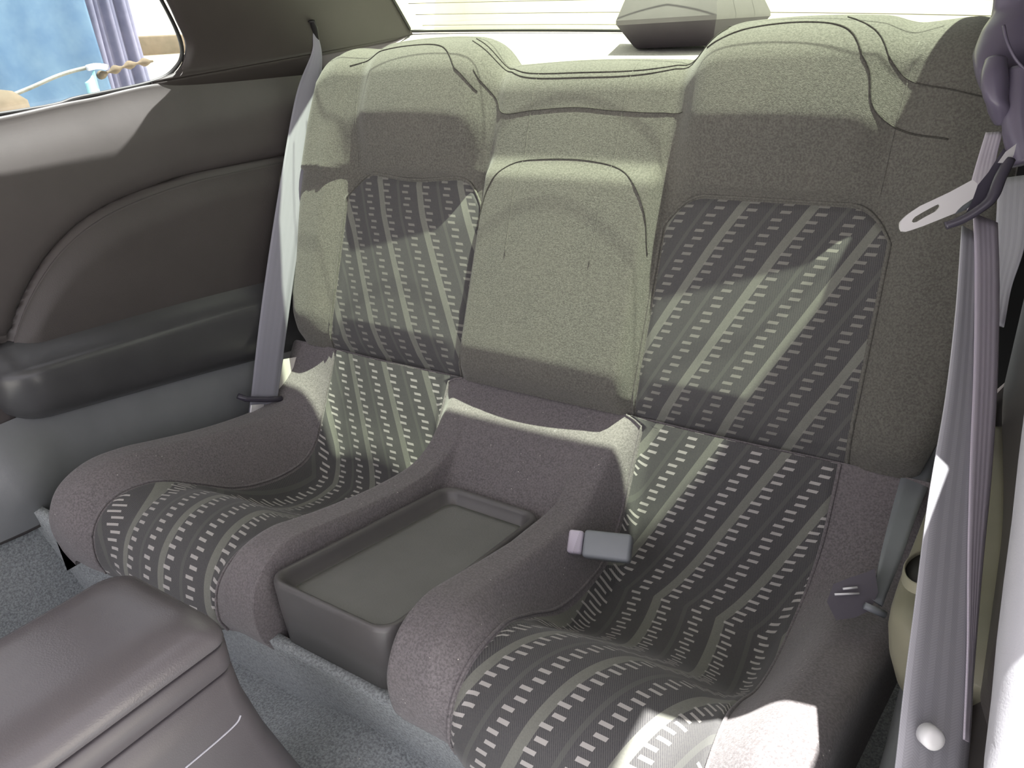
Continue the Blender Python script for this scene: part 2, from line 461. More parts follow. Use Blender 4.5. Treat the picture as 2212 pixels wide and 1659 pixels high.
def cfull(p, t):
    a = abs(p); sg = 1 if p >= 0 else -1
    XC = .585 - .034 * sstep(.15, .6, t)
    if a <= .93: return csurf(sg * a / .93 * XC, t)
    k = (a - .93) / .07; b = csurf(sg * XC, t)
    if k < .6:
        th = k / .6 * pi / 2; return b + Vector((sg * .022 * sin(th), .004 * k, -.022 * (1 - cos(th))))
    q = (k - .6) / .4
    return Vector((b.x + sg * .022, b.y + .004, lerp(b.z - .022, min(b.z - .022, .22), q)))
mb = MB(); pss = [-1 + .07 * i / 8 for i in range(8)] + [-.93 + 1.86 * i / 260 for i in range(261)] + [.93 + .07 * i / 8 for i in range(1, 9)]
mb.grid(lambda a, b: cfull(pss[round(a * (len(pss) - 1))], b), len(pss) - 1, 144)
cush = mb.build('cushion', M_FABC, seat)
def cinsert(sg):
    mb = MB()
    # arc length table on the pan profile
    L = [0]
    for i in range(200): L.append(L[-1] + (prof('P', (i + 1) / 200) - prof('P', i / 200)).length)
    def xi(t): return .188 + .012 * sstep(.55, .75, t) - .03 * sstep(.0, .02, .02 - t)
    def xo(t): return .478 - .012 * sstep(.10, .35, t) * (1 - sstep(.55, .8, t)) - .0 * t
    def fn(a, b):
        t = .003 + b * .992; x = lerp(xi(t), xo(t), a); e = min(a, 1 - a)
        # rounded outline near the front bolster
        P = csurf(sg * x, t, -.002 + .0055 * min(1, e / .03))
        l = L[int(t * 200)] + (L[min(200, int(t * 200) + 1)] - L[int(t * 200)]) * (t * 200 - int(t * 200))
        if l < .27: uu = x + .50 * l
        elif l < .45: uu = x + .50 * .27 - .10 * (l - .27)
        else: uu = x + .50 * .27 - .018 + .35 * (l - .45)
        return (P, (sg * uu + 5 + (.012 if sg > 0 else 0), 3 - l))
    mb.grid(fn, 70, 200)
    o = mb.build('striped_panel', M_STR, cush); o['label'] = 'dark striped cloth panel with rows of pale dashes'
    for f_ in (xi, xo):
        P = [csurf(sg * f_(t), t, .001) for t in [.003 + i / 120 * .992 for i in range(121)]]
        MB().tube(P, .0022, 6).build('piping', M_FABC, cush)
cinsert(-1); cinsert(1)
P = [atx(u, v, -.592) for u, v in ((612, 776), (648, 773), (640, 800), (618, 845), (602, 865), (600, 830))]
fo = MB().rings([P, [p + Vector((.015, .02, 0)) for p in P]]).build('foam_edge', M_PAD, seat, sharp=40)
adopt(seat)

# ------------------------------------------------------------------ tray between the seats
tray = empty('centre_tray', (0, -.33, .28), 'black plastic tray set between the two rear seat cushions', 'tray')
def rr(hw0, hw1, y0, y1, r, n=8):
    """outline, front (y0) to back (y1), half width hw0 front hw1 back"""
    P = []
    cs = [(-hw0 + r, y0 + r, pi), (hw0 - r, y0 + r, 1.5 * pi), (hw1 - r, y1 - r, 0), (-hw1 + r, y1 - r, .5 * pi)]
    for cx, cy, a0 in cs:
        for k in range(n + 1):
            a = a0 + k / n * pi / 2; P.append((cx + r * cos(a), cy + r * sin(a)))
    return P
def tz(y): return lerp(.362, .305, (y + .51) / .36)
def ring(ins, dz, r=.028, zabs=None):
    return [Vector((x, y, (tz(y) + dz) if zabs is None else zabs)) for x, y in rr(.104 - ins, .094 - ins, -.512 + ins, -.148 - ins, max(.006, r - ins * .6))]
MB().rings([ring(.004, -.10), ring(.001, -.05), ring(0, -.008), ring(.0015, -.002), ring(.005, .0), ring(.009, -.002), ring(.012, -.008), ring(.018, -.022), ring(.021, -.024)], True, False).build('tray_shell', M_TRAY, tray)
MB().rings([ring(.0205, -.0245), ring(.0205, -.0235), ring(.03, -.0238)], True, True).build('tray_floor', M_TRAYF, tray)
adopt(tray)

# ------------------------------------------------------------------ side trim panels
def pan_x(y): return .682 - .022 * sstep(-.25, .20, y)
INS_L = [(.14, .772), (0, .772), (-.12, .768), (-.26, .748), (-.35, .714), (-.42, .660), (-.475, .59), (-.50, .52), (-.51, .44)]
INS_C = sorted((p.x, p.y) for p in catmull([Vector((a, b, 0)) for a, b in INS_L], 12))
def ins_top(y):
    if y <= INS_C[0][0]: return INS_C[0][1]
    for (x0, y0), (x1, y1) in zip(INS_C, INS_C[1:]):
        if y <= x1: return y0 + (y1 - y0) * (y - x0) / max(1e-9, x1 - x0)
    return INS_C[-1][1]
def z_sill(y): return interp([(-1.25, .880), (-.39, .900), (-.24, .913), (-.115, .925), (.1, .925)], y) + .002
def panel_x(y, z):
    x = pan_x(y)
    # rolls out to the window sill at the top
    x += .024 * sstep(.83, .925, z + .925 - z_sill(y)) ** 1.4 + .012 * sstep(.72, .88, z)
    x = min(x, .717)
    # lower panel swells inwards
    x -= .018 * sstep(.47, .33, z) * 1
    x -= .03 * math.exp(-((y + .55) / .07) ** 2 - ((z - .36) / .08) ** 2)
    return x
def side_panel(sg, label):
    root = empty('side_trim_panel', (sg * .68, -.2, .30), label, 'car interior panel')
    y0 = -.66 if sg > 0 else -1.25
    y0 = -1.25 if sg < 0 else -.60
    def fn(a, b):
        y = lerp(y0, .30, a); z = lerp(.28, z_sill(y), b)
        x = panel_x(y, z)
        t = ins_top(y)
        g = 1.5 * math.exp(-((z - t) / .013) ** 2) * (sstep(-.515, -.48, y))
        if y < -.45 and y > -.53: g = max(g, math.exp(-((y + .497) / .010) ** 2) * (1 if z < .6 else 0) * (1 if z > .45 else 0))
        x += .010 * g
        if sg > 0: x -= .040 * sstep(.50, .38, z)
        return Vector((sg * x, y, z))
    MB().grid(fn, 150, 110).build('panel_body', M_PL, root, solid=.012, off=-1 if sg < 0 else 1)
    # padded insert
    def fi(a, b):
        y = lerp(-.492, .18, a); t = ins_top(y) - .012; lo = .50
        z = lerp(lo, max(t, lo + .01), b); e = min((1 - b) * (t - lo), (y + .492) * .9)
        x = panel_x(y, z) - .004 - .012 * sstep(0, .05, e)
        return Vector((sg * x, y, z))
    MB().grid(fi, 160, 60).build('padded_insert', M_PLP, root, solid=.008, off=-1 if sg < 0 else 1)
    # lower panel skin
    def fl(a, b):
        y = lerp(-.62 if sg > 0 else -1.2, .25, a); z = lerp(.285, .462, b)
        return Vector((sg * (panel_x(y, z) - .016 - (.040 * sstep(.50, .38, z) if sg > 0 else 0)), y, z))
    MB().grid(fl, 80, 24).build('lower_panel', M_LOW, root)
    # armrest: lofted along y
    rs = []
    YS = -.535 if sg < 0 else -.40; DZ = 0 if sg < 0 else -.05
    ys = [YS + (.125 - YS) * i / 60 for i in range(61)]
    for y in ys:
        k = min(1, (y - YS) / .07); k = sqrt(max(0, 1 - (1 - k) ** 2)) * .97 + .03
        px = panel_x(y, .5); zt = DZ + lerp(.585, .560, (y + .535) / .6); ze = DZ + lerp(.545, .505, (y + .535) / .6); zb = DZ + lerp(.455, .375, (y + .535) / .6)
        if sg > 0: zt = ze + .012
        zc = (ze + zb) / 2 + .02; inn = .070 - .008 * sstep(-.3, .1, y) if sg < 0 else .092 - .022 * sstep(-.3, .1, y)
        sec = [(-.004, zt + .002), (.015, lerp(zt, ze, .2)), (.040, lerp(zt, ze, .62)), (.058, ze + .005), (.066, ze + .002), (.0705, ze - .003), (.0725, ze - .009), (.0725, ze - .024), (.069, lerp(ze, zb, .5)), (.061, lerp(ze, zb, .78)), (.050, zb + .010), (.034, zb), (.015, zb - .006), (-.004, zb - .008)]
        ring_ = []
        for d, z in sec:
            ring_.append(Vector((sg * (px - d * inn / .072 * k - .0), y, zc + (z - zc) * (.35 + .65 * k))))
        rs.append(ring_)
    ar = MB().rings(rs).build('armrest', M_PLG if sg < 0 else M_SUNARM, root)
    if sg > 0: ar['label'] = 'armrest coloured pale as if sunlit, with a round recess'
    return root
lp = side_panel(-1, 'dark moulded side panel with padded insert and armrest under the blue-lit window')
rp = side_panel(1, 'side panel with armrest coloured as if sunlit and round hole, partly behind the hanging belt')
# round recess in the right armrest: black disc painted for its shaded inside, with a rim
c = atx(2006, 1226, .6135)
def ell(r_, dz): return [c + Vector((r_ * .75 * cos(a), r_ * 1.25 * sin(a), dz + .30 * r_ * .75 * cos(a) - .05 * r_ * sin(a))) for a in [2 * pi * k / 32 for k in range(32)]]
MB().rings([ell(.0250, -.008), ell(.0250, .001), ell(.0240, .0025), ell(.0225, .001), ell(.0222, -.006)], False, False).build('recess_rim', M_SUNARM, rp)
MB().rings([ell(.0225, -.010), ell(.0225, -.002)], True, True).build('recess_shade_disc', M_RUB, rp)
adopt(lp); adopt(rp)

# left carpeted sill, floor and heel board
def struct(o): o['kind'] = 'structure'; return o
struct(MB().grid(lambda a, b: Vector((lerp(-.74, .74, a), lerp(-1.6, .62, b), .09 + .012 * sin(a * 20) * sin(b * 9) * .3 + .05 * math.exp(-((lerp(-.74, .74, a)) / .13) ** 2))), 60, 60).build('floor', M_CARP, None, solid=.02))
struct(MB().grid(lambda a, b: Vector((lerp(-.70, .70, a), lerp(-.455, -.505, b) - .030 * sstep(.80, .86, abs(2 * a - 1)), lerp(.085, .262 + .055 * sstep(.80, .86, abs(2 * a - 1)), b))), 60, 12).build('trim_1', M_CARP, None, solid=.015, off=1))
struct(MB().grid(lambda a, b: Vector((-.665 - .02 * b, lerp(-1.5, .30, a), lerp(.08, .310, b))), 40, 12).build('trim_2', M_CARP, None, solid=.015, off=-1))
struct(MB().grid(lambda a, b: Vector((.668 + .012 * b, lerp(-.62, -.10, a), lerp(.08, .300, b))), 20, 6).build('trim_3', M_CARP, None, solid=.015, off=1))
# outer body sides and rear bulkhead below the shelf
def slab(name, c, h, mat, bev=.004):
    return struct(MB().box(c, h, None, bev).build(name, mat, None, sharp=40))
slab('wall_left', (-.775, -.45, .42), (.02, 1.05, .48), M_CARP)
slab('wall_right', (.775, .05, .42), (.02, .62, .48), M_RUB)
slab('wall_back', (0, .66, .52), (.70, .02, .36), M_RUB)

# ------------------------------------------------------------------ glasshouse
ZR = 1.235; YR = .136           # rear edge of the roof
def roof_edge(a): return YR - .020 * (1 - min(1, a) ** 4) + .045 * max(0, (a - .82) / .18) ** 1.6
def roof(a, b):
    x = lerp(-1, 1, a); xa = x * .585 / .545; y = lerp(-1.15, roof_edge(abs(xa)) + .008, b)
    return Vector((x * .585, y, ZR + .02 * (1 - x * x) - .0))
struct(MB().grid(roof, 24, 20).build('ceiling', M_ROOF, None, solid=.03, off=1))
for sg_, nm, ya, yb_ in ((-1, 'trim_4', -.60, -.47), (1, 'trim_5', -.27, .20)):
    struct(MB().grid(lambda a, b: Vector((sg_ * (lerp(.715, .585, b) - .02 * sin(a * pi)), lerp(ya, yb_, a), lerp(.90, 1.235, b))), 8, 8).build(nm, M_CPIL, None, solid=.02, off=0))
slab('sun_block_ledge', (.755, -.32, .985), (.068, .30, .010), M_CPIL)  # added unseen ledge, blocks the sun from the hanging right belt
# rear glass
def rg(a, b):       # b 0 bottom, 1 top
    x = lerp(-1, 1, a); c = 1 - x * x
    yb = .50 + .30 * c ** .8; zb = .948 - .040 * x * .60 / .6
    yt = roof_edge(abs(x)); zt = ZR + .02 * c
    hx = lerp(.615, .545, b)
    return Vector((x * hx, lerp(yb, yt, b), lerp(zb, zt, b) + .02 * sin(b * pi)))
win2 = struct(MB().grid(rg, 40, 20).build('window_2', M_GLR, None, solid=.004, off=0))
for i in range(13):
    b = .05 + i * .072
    MB().tube([rg(a / 60, b) + Vector((0, -.003, -.003)) for a in range(1, 60)], .0007, 5).build('defroster_wire', M_WIRE, win2)
MB().tube([rg(0, b / 30) + Vector((.004, -.002, -.003)) for b in range(29, 0, -1)] + [rg(a / 60, 0) + Vector((0, -.004, .001)) for a in range(61)] + [rg(1, b / 30) + Vector((-.004, -.002, -.003)) for b in range(1, 30)], .0035, 6).build('window_seal', M_RUB, win2)
# parcel shelf
def shelf(a, b):
    x = lerp(-1, 1, a); f_ = rg(a, 0)
    return Vector((x * lerp(.60, .615, b), lerp(.265, f_.y, b), lerp(.905, f_.z - .004, b)))
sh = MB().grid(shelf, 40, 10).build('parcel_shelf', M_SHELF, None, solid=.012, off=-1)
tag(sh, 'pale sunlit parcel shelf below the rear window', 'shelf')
# side windows: left and right, glass leans inwards to the roof
def side_glass(sg, name):
    out = curve_pts([(-1.2, .888, 0), (-.39, .905, 0), (-.24, .918, 0), (-.115, .930, 0), (-.065, .948, 0), (-.050, .985, 0), (-.095, 1.06, 0), (-.20, 1.19, 0), (-.6, 1.22, 0), (-1.15, 1.225, 0)], 8)
    if sg > 0: out = [Vector((max(p.x, -.60), p.y, 0)) for p in out]
    X = lambda z: .725 - .145 * (z - .90) / .32
    vs = [Vector((sg * X(p.y), p.x, p.y)) for p in out]
    g = add(name, vs, [tuple(range(len(vs)))], M_GL, None, None, False); struct(g)
    g.modifiers.new('s', 'SOLIDIFY').thickness = .004
    MB().tube(vs + [vs[0]], .0038, 6).build('window_seal', M_RUB, g)
    return out, X
outl, XG = side_glass(-1, 'window_1')
# pillars (left: seen; right: mirrored)
def pillar(sg, label):
    root = empty('pillar_trim', (sg * .66, .15, .91), label, 'pillar trim')
    # strip following the window end (u=0) to the rear glass edge (u=1)
    edge = [(-.115, .930), (-.062, .948), (-.048, .985), (-.070, 1.025), (-.093, 1.06), (-.145, 1.13), (-.20, 1.20), (-.25, 1.235)]
    E = curve_pts([(y, z, 0) for y, z in edge], 6)
    n = len(E) - 1
    def fn(a, b):
        p = E[round(b * n)]
        A = Vector((-(XG(p.y)) + .006, p.x + .003, p.y))
        B = rg(0, max(0, (b - .08) / .92)) + Vector((0.0, .0, -.004))
        if b < .3: A.z = lerp(A.z, A.z, 1)
        m_ = A.lerp(B, a)
        # bow inwards in the middle
        m_ += Vector((.020 * sin(a * pi), .01 * sin(a * pi), 0))
        return Vector((-sg * m_.x * 1.0, m_.y, m_.z))
    MB().grid(fn, 30, n).build('pillar_body', M_CPIL, root, solid=.008, off=0)
    # foot of the pillar, closes down to the side panel
    def ff(a, b):   # closes down to the panel
        A = fn(a, 0); y = lerp(-.115, .30, a)
        Bq = Vector((sg * (panel_x(y, .925) - .004), y, .915))
        t = fn(a, 0); return Vector((lerp(Bq.x, t.x, b), lerp(Bq.y, t.y, b), lerp(Bq.z, t.z, b)))
    MB().grid(ff, 24, 6).build('pillar_foot', M_CPIL, root, solid=.006, off=0)
    adopt(root); return root
lpil = pillar(-1, 'dark brown plastic pillar trim between the small side window and the rear window')
rpil = pillar(1, 'dark pillar trim behind the hanging belt at the right edge')
# belt slot in the left pillar
def pix(P):
    d = P - CAM; Z = d.dot(FW); return 1106 + FPX * d.dot(RT) / Z, 829.5 - FPX * d.dot(UP) / Z
body = lpil.children[0]
def on_body(u, v, lift=.002):
    best = min(body.data.vertices, key=lambda q: (pix(q.co)[0] - u) ** 2 + (pix(q.co)[1] - v) ** 2).co
    d = ray(u, v); Z = (best - CAM).dot(FW); return CAM + d * Z - d.normalized() * lift
o = MB().tube([on_body(u, v, .004) for u, v in ((664, 46), (674, 46), (678, 60), (684, 82), (694, 108))], [.003, .008, .008, .005, .002], 8, .5).build('belt_slot', M_RUB, lpil)
adopt(lpil)

# ------------------------------------------------------------------ high brake light
bl = empty('brake_light_housing', (0, .56, .93), 'grey wedge-shaped brake light housing on the shelf in front of the rear glass', 'brake light')
def hexa(z, ff, fb, yf, yb):
    return [Vector((-fb, yb, z)), Vector((-ff, yf, z)), Vector((0, yf - .004, z)), Vector((ff, yf, z)), Vector((fb, yb, z)), Vector((0, yb + .01, z))]
MB().rings([hexa(.932, .075, .115, .535, .61), hexa(.941, .082, .125, .525, .62), hexa(.976, .098, .150, .492, .64)], True, False).build('lower_housing', M_BRSHADE, bl, sharp=25)
MB().rings([hexa(.976, .099, .151, .491, .64), hexa(.984, .099, .150, .491, .64), hexa(1.020, .090, .13, .512, .635), hexa(1.034, .070, .10, .53, .62)], False, True).build('upper_housing', M_BRAKE, bl, sharp=25)
adopt(bl)

# ------------------------------------------------------------------ centre console box
con = empty('console_box', (0, -.85, .14), 'dark vinyl-lidded centre console box between the front seats', 'console')
def crr(z, hw, yb, r, dy=0):
    P = []
    for cx, cy, a0 in ((hw - r, yb - r, 0), (-hw + r, yb - r, pi / 2)):
        for k in range(9):
            a = a0 + k / 8 * pi / 2; P.append(Vector((cx + r * cos(a) - .004, cy + r * sin(a), z + (cy + r * sin(a) + .66) * dy)))
    P.append(Vector((-hw - .004, -1.15, z + (-1.15 + .66) * dy))); P.append(Vector((hw - .004, -1.15, z + (-1.15 + .66) * dy)))
    return P
DY = -.02
MB().rings([crr(.476, .080, -.677, .018, DY), crr(.478, .082, -.675, .020, DY), crr(.486, .082, -.676, .020, DY), crr(.496, .079, -.680, .022, DY), crr(.505, .071, -.688, .026, DY), crr(.510, .060, -.700, .028, DY), crr(.512, .040, -.72, .03, DY)]).build('lid', M_CON, con)
MB().rings([crr(.446, .080, -.677, .018, DY), crr(.448, .082, -.675, .020, DY), crr(.472, .082, -.675, .020, DY), crr(.474, .080, -.677, .018, DY)]).build('upper_tray', M_CONB, con)
MB().rings([crr(.10, .125, -.600, .03), crr(.18, .115, -.612, .03), crr(.27, .098, -.638, .028), crr(.35, .088, -.660, .024), crr(.41, .083, -.672, .022), crr(.442, .082, -.675, .020, DY), crr(.444, .080, -.677, .018, DY)]).build('body', M_CONB, con)
MB().rings([crr(.43, .077, -.680, .018, DY * .5), crr(.49, .077, -.680, .018, DY)]).build('inner_box', M_RUB, con)
def on_side(u, v):
    x = .085
    for _ in range(12):
        p = atx(u, v, x); x = interp([(.18, .111), (.27, .094), (.35, .084), (.41, .079), (.44, .078)], p.z) + .0003
    return p
P = curve_pts([on_side(400, 1659), on_side(470, 1600), on_side(510, 1563), on_side(520, 1545)], 8)
MB().tube(P, .0010, 6).build('joint_highlight', M_BELT, con)  # pale tube drawn as the highlight along the body joint
adopt(con)

# ------------------------------------------------------------------ seat belts
# left rear belt
b1 = empty('seat_belt', (-.60, -.08, .29), 'pale grey belt hanging down the left side of the backrest', 'seat belt', None)
wd = Vector((.42, .9, .25))
ribbon([(on_body(680, 70, .002), wd), (atx(684, 120, -.630), wd), (atx(664, 215, -.622), wd), (atx(634, 400, -.606), wd), (atx(607, 580, -.594), wd), (atx(588, 720, -.588), wd), (atx(572, 850, -.586), wd), (atx(563, 905, -.588), wd)], [.008, .022, .046, .052, .054, .054, .052, .050], .0014, 8, 4).build('webbing', M_BELTD, b1)
gp = atx(572, 862, -.580)
MB().tube([gp + Vector((-.020, -.045, .022)), gp + Vector((-.012, -.034, .012)), gp + Vector((.006, .0, .0)), gp + Vector((.016, .028, -.008))], .0060, 8).build('belt_guide', M_DKBUCK, b1)
q0 = atx(553, 893, -.583)
MB().box(q0 + Vector((0, 0, -.004)), (.0015, .016, .022), Matrix.Rotation(-.35, 3, 'X'), .001).build('anchor_plate', M_MET, b1, sharp=40)
adopt(b1)
# right rear belt, seen edge-on
b2 = empty('seat_belt', (.57, -.25, .40), 'thin grey belt seen edge-on beside the right of the cushion', 'seat belt')
wd2 = Vector((.35, .9, .1))
ribbon([(dep(1893, 1302, .86), wd2), (dep(1925, 1200, .90), wd2), (dep(1962, 1080, .98), wd2), (dep(2005, 960, 1.06), wd2), (dep(2050, 820, 1.16), wd2), (dep(2090, 620, 1.25), wd2)], [.014, .022, .03, .04, .045, .048], .0022, 8, 4).build('webbing', M_BUCK, b2)
MB().tube([dep(1868, 1308, .85), dep(1890, 1318, .85), dep(1912, 1328, .85)], .0042, 8).build('belt_loop', M_BUCK, b2)
adopt(b2)
# plastic sleeve with two pale lines
k2 = empty('belt_anchor_cover', tuple(dep(1835, 1290, .86)), 'dark plastic belt anchor cover with two white lines beside the right bolster', 'seat belt anchor')
pc = dep(1848, 1293, .865)
Mk = Matrix((RT, UP, -FW)).transposed() @ Matrix.Rotation(radians(-8), 3, 'Z')
MB().rings([[dep(u, v, z) for u, v in ((1786, 1300), (1800, 1262), (1835, 1248), (1872, 1236), (1890, 1228), (1897, 1280), (1880, 1318), (1848, 1334), (1806, 1340))] for z in (.860, .880)]).build('cover_body', M_COVER, k2, sharp=50)
for (u0, v0, u1, v1) in ((1821, 1272, 1852, 1269), (1803, 1284, 1856, 1282)):
    MB().tube([dep(u0, v0, .855), dep(u1, v1, .855)], .0013, 6).build('white_line', M_WHITE, k2)
adopt(k2)
# buckle lying on the right cushion
bk = empty('belt_buckle', tuple(atx(1300, 1200, .22)), 'grey belt buckle lying beside the tray on the right cushion', 'seat belt buckle')
A = atx(1222, 1168, .165); B = atx(1362, 1184, .255)
ax = (B - A); ln = ax.length; ax.normalize(); n_ = (CAM - A).normalized(); up_ = ax.cross(n_).normalized() * 1; 
if up_.z < 0: up_ = -up_
nn_ = ax.cross(up_).normalized()
if nn_.dot(n_) < 0: nn_ = -nn_
up_ = (up_ + nn_ * -.15).normalized(); nn_ = ax.cross(up_).normalized(); nn_ = nn_ if nn_.dot(n_) > 0 else -nn_
MX = Matrix((ax, up_, nn_)).transposed()
if MX.determinant() < 0: MX = Matrix((ax, up_, -nn_)).transposed()
def boxx(f0, f1, hh, th, bev, off=0):
    c_ = A + ax * (ln * (f0 + f1) / 2) - nn_ * (.010) + up_ * off
    return MB().box(c_, (ln * (f1 - f0) / 2, hh, th), MX, bev)
boxx(.27, 1.0, .0195, .011, .005).build('buckle_body', M_BUCK, bk, sharp=50)
boxx(.02, .25, .0165, .0085, .004, .001).build('release_button', M_BELTL, bk, sharp=50)
MB().tube(curve_pts([A - nn_ * .012 + ax * .01, A - nn_ * .02 - ax * .02 - up_ * .02, A - nn_ * .03 - ax * .03 - up_ * .05], 6), .009, 8, .5).build('stalk', M_DKBUCK, bk)
adopt(bk)

# front belt hanging at right: guide, webbing, tongue
fb = empty('seat_belt', tuple(dep(2030, 1659, .53)), 'wide grey front belt with steel tongue hanging down the right edge', 'seat belt')
def belt_px(rows, mat, name, thick=.0014, cup=0, par=fb):
    """rows: left pixel, right pixel, row, depth left, depth right"""
    pts = []; ws = []
    for (ul, ur, v, zl, zr) in rows:
        a = dep(ul, v, zl); b = dep(ur, v + (ur - ul) * .05, zr); pts.append(((a + b) / 2, b - a)); ws.append((b - a).length)
    return ribbon(pts, ws, thick, 8, 6, cup).build(name, mat, par)
belt_px([(2130, 2165, 285, .80, .79), (2110, 2150, 350, .78, .77), (2096, 2138, 420, .76, .74), (2094, 2118, 452, .75, .735)], M_BELTL, 'upper_webbing')
belt_px([(2080, 2125, 500, .745, .755), (2066, 2122, 700, .70, .715), (2045, 2118, 880, .66, .675), (2008, 2110, 1100, .615, .63), (1978, 2103, 1330, .575, .59), (1950, 2096, 1540, .545, .56), (1932, 2085, 1690, .53, .545), (1915, 2075, 1850, .515, .53)], M_BELT, 'lower_webbing')
belt_px([(2104, 2153, 470, .752, .762), (2108, 2156, 600, .729, .741), (2106, 2152, 800, .687, .699), (2098, 2140, 1000, .644, .656), (2092, 2122, 1200, .606, .616), (2090, 2106, 1400, .575, .582), (2082, 2092, 1600, .549, .553)], M_BELTL, 'folded_webbing')
belt_px([(2158, 2225, 380, .86, .84), (2150, 2215, 520, .84, .82), (2140, 2185, 620, .82, .81), (2130, 2168, 700, .80, .80)], M_BELT, 'rear_webbing')
# tongue: steel plate with slot (built as a flat ring) and plastic body
def plate(outline, hole, thick, mat, name, Z0, Z1, u0, u1):
    def P(u, v, off): 
        Z = lerp(Z0, Z1, (u - u0) / (u1 - u0)); return dep(u, v, Z) - FW * off
    n = len(outline)
    # resample hole to same count by matching angle
    rs = [[P(u, v, 0) for u, v in hole], [P(u, v, 0) for u, v in outline], [P(u, v, thick) for u, v in outline], [P(u, v, thick) for u, v in hole], [P(u, v, 0) for u, v in hole]]
    return MB().rings(rs, False, False).build(name, mat, fb, sharp=35)
def around(c, pts_, n=36):
    """polyline resampled by angle about c"""
    out = []
    m_ = len(pts_)
    for k in range(n):
        a = 2 * pi * k / n; d = Vector((cos(a), sin(a))); best = None
        for i in range(m_):
            p = Vector(pts_[i]) - Vector(c); q = Vector(pts_[(i + 1) % m_]) - Vector(c); e = q - p
            den = d.x * e.y - d.y * e.x
            if abs(den) < 1e-9: continue
            t = (p.x * e.y - p.y * e.x) / den; s = (p.x * d.y - p.y * d.x) / den
            if t > 0 and -1e-6 <= s <= 1 + 1e-6: best = t if best is None else max(best, t)
        out.append((c[0] + d.x * best, c[1] + d.y * best))
    return out
outl_px = [(1941, 490), (1943, 478), (1958, 464), (1985, 446), (2030, 425), (2068, 407), (2092, 385), (2110, 400), (2100, 430), (2072, 448), (2060, 462), (2030, 474), (1990, 490), (1955, 502), (1944, 500)]
hole_px = [(1966, 482), (1970, 472), (1990, 460), (2012, 448), (2026, 441), (2030, 446), (2018, 458), (1995, 470), (1975, 482)]
cc = (1998, 462)
MO = around(cc, outl_px, 60); MH = around(cc, hole_px, 60)
plate(MO, MH, .0025, M_MET, 'steel_tongue', .735, .725, 1941, 2110)
# plastic yoke the belt passes through
def yoke(pts, r, name, mat): return MB().tube(curve_pts([dep(u, v, z) for u, v, z in pts], 8), r, 10, .7).build(name, mat, fb)
yoke([(2042, 488, .725), (2075, 476, .72), (2110, 456, .715), (2142, 428, .712), (2160, 385, .715), (2180, 345, .72)], .0055, 'yoke_lower', M_DKBUCK)
yoke([(2060, 455, .735), (2080, 446, .735), (2100, 425, .735)], .005, 'yoke_upper', M_BUCK)
MB().rings([[dep(u, v, z) for u, v in ((2085, 462), (2120, 440), (2150, 395), (2178, 330), (2168, 320), (2135, 372), (2112, 400), (2098, 440))] for z in (.722, .728)]).build('tongue_cover', M_DKBUCK, fb, sharp=40)
MB().rings([[dep(u, v, z) for u, v in ((2155, 352), (2172, 328), (2196, 310), (2190, 335), (2180, 352))] for z in (.718, .721)]).build('steel_tab', M_MET, fb, sharp=40)
# belt stop button
cb = dep(2016, 1596, .530)
MB().rings([[cb + (RT * cos(a) + UP * sin(a)) * r_ - FW * h_ for a in [2 * pi * k / 24 for k in range(24)]] for r_, h_ in ((.0078, -.008), (.0078, .001), (.0065, .0028), (.003, .0036))]).build('stop_button', M_WHITE, fb)
adopt(fb)
# belt guide on the pillar
dg = empty('belt_guide', tuple(dep(2165, 200, .82)), 'purple-grey plastic belt guide loop on the pillar at the upper right', 'seat belt guide')
def blob(pts, name, mat, rx, par):
    """lofted plastic body through pixel/depth stations with half widths"""
    C_ = curve_pts([dep(u, v, z) for u, v, z, r in pts], 8); Rr = curve_pts([(r, 0, 0) for *_, r in pts], 8)
    return MB().tube(C_, [q.x for q in Rr], 16, rx).build(name, mat, par)
blob([(2212, -60, .80, .030), (2206, 20, .80, .026), (2186, 75, .80, .030), (2172, 130, .80, .030), (2176, 200, .80, .026), (2182, 250, .81, .018)], 'guide_cover', M_PURP, .6, dg)
blob([(2152, 130, .775, .010), (2148, 170, .77, .0125), (2154, 220, .77, .012), (2166, 262, .78, .009)], 'guide_lip', M_PURP, .8, dg)
MB().tube(curve_pts([dep(2168, 55, .765), dep(2176, 90, .762), (dep(2196, 130, .76)), dep(2230, 165, .76)], 8), .0016, 8).build('trim_ridge', M_PURP, dg)
blob([(2212, 150, .77, .016), (2206, 220, .77, .018), (2212, 290, .77, .020), (2225, 350, .77, .02)], 'guide_arm', M_PURP, .8, dg)
adopt(dg)
# door jamb trim, bottom right corner
jb = MB()
rs = []
for (ul, v, z) in ((2225, 800, .50), (2205, 950, .50), (2186, 1100, .48), (2170, 1250, .465), (2150, 1400, .45), (2132, 1550, .435), (2118, 1700, .42), (2100, 1850, .40)):
    a = dep(ul, v, z * .72); r_ = []
    for k in range(9):
        th = k / 8 * pi / 2 ; r_.append(a + Vector((.022 * (1 - cos(th)), .05 - .05 * sin(th) , 0)))
    r_.append(a + Vector((.12, -.01, 0))); r_.append(a + Vector((.12, .06, 0)))
    rs.append(r_)
jb = jb.rings(rs).build('door_jamb_trim', M_JAMB, None, sharp=60)
tag(jb, 'bright grey door jamb trim filling the lower right corner', 'door trim')

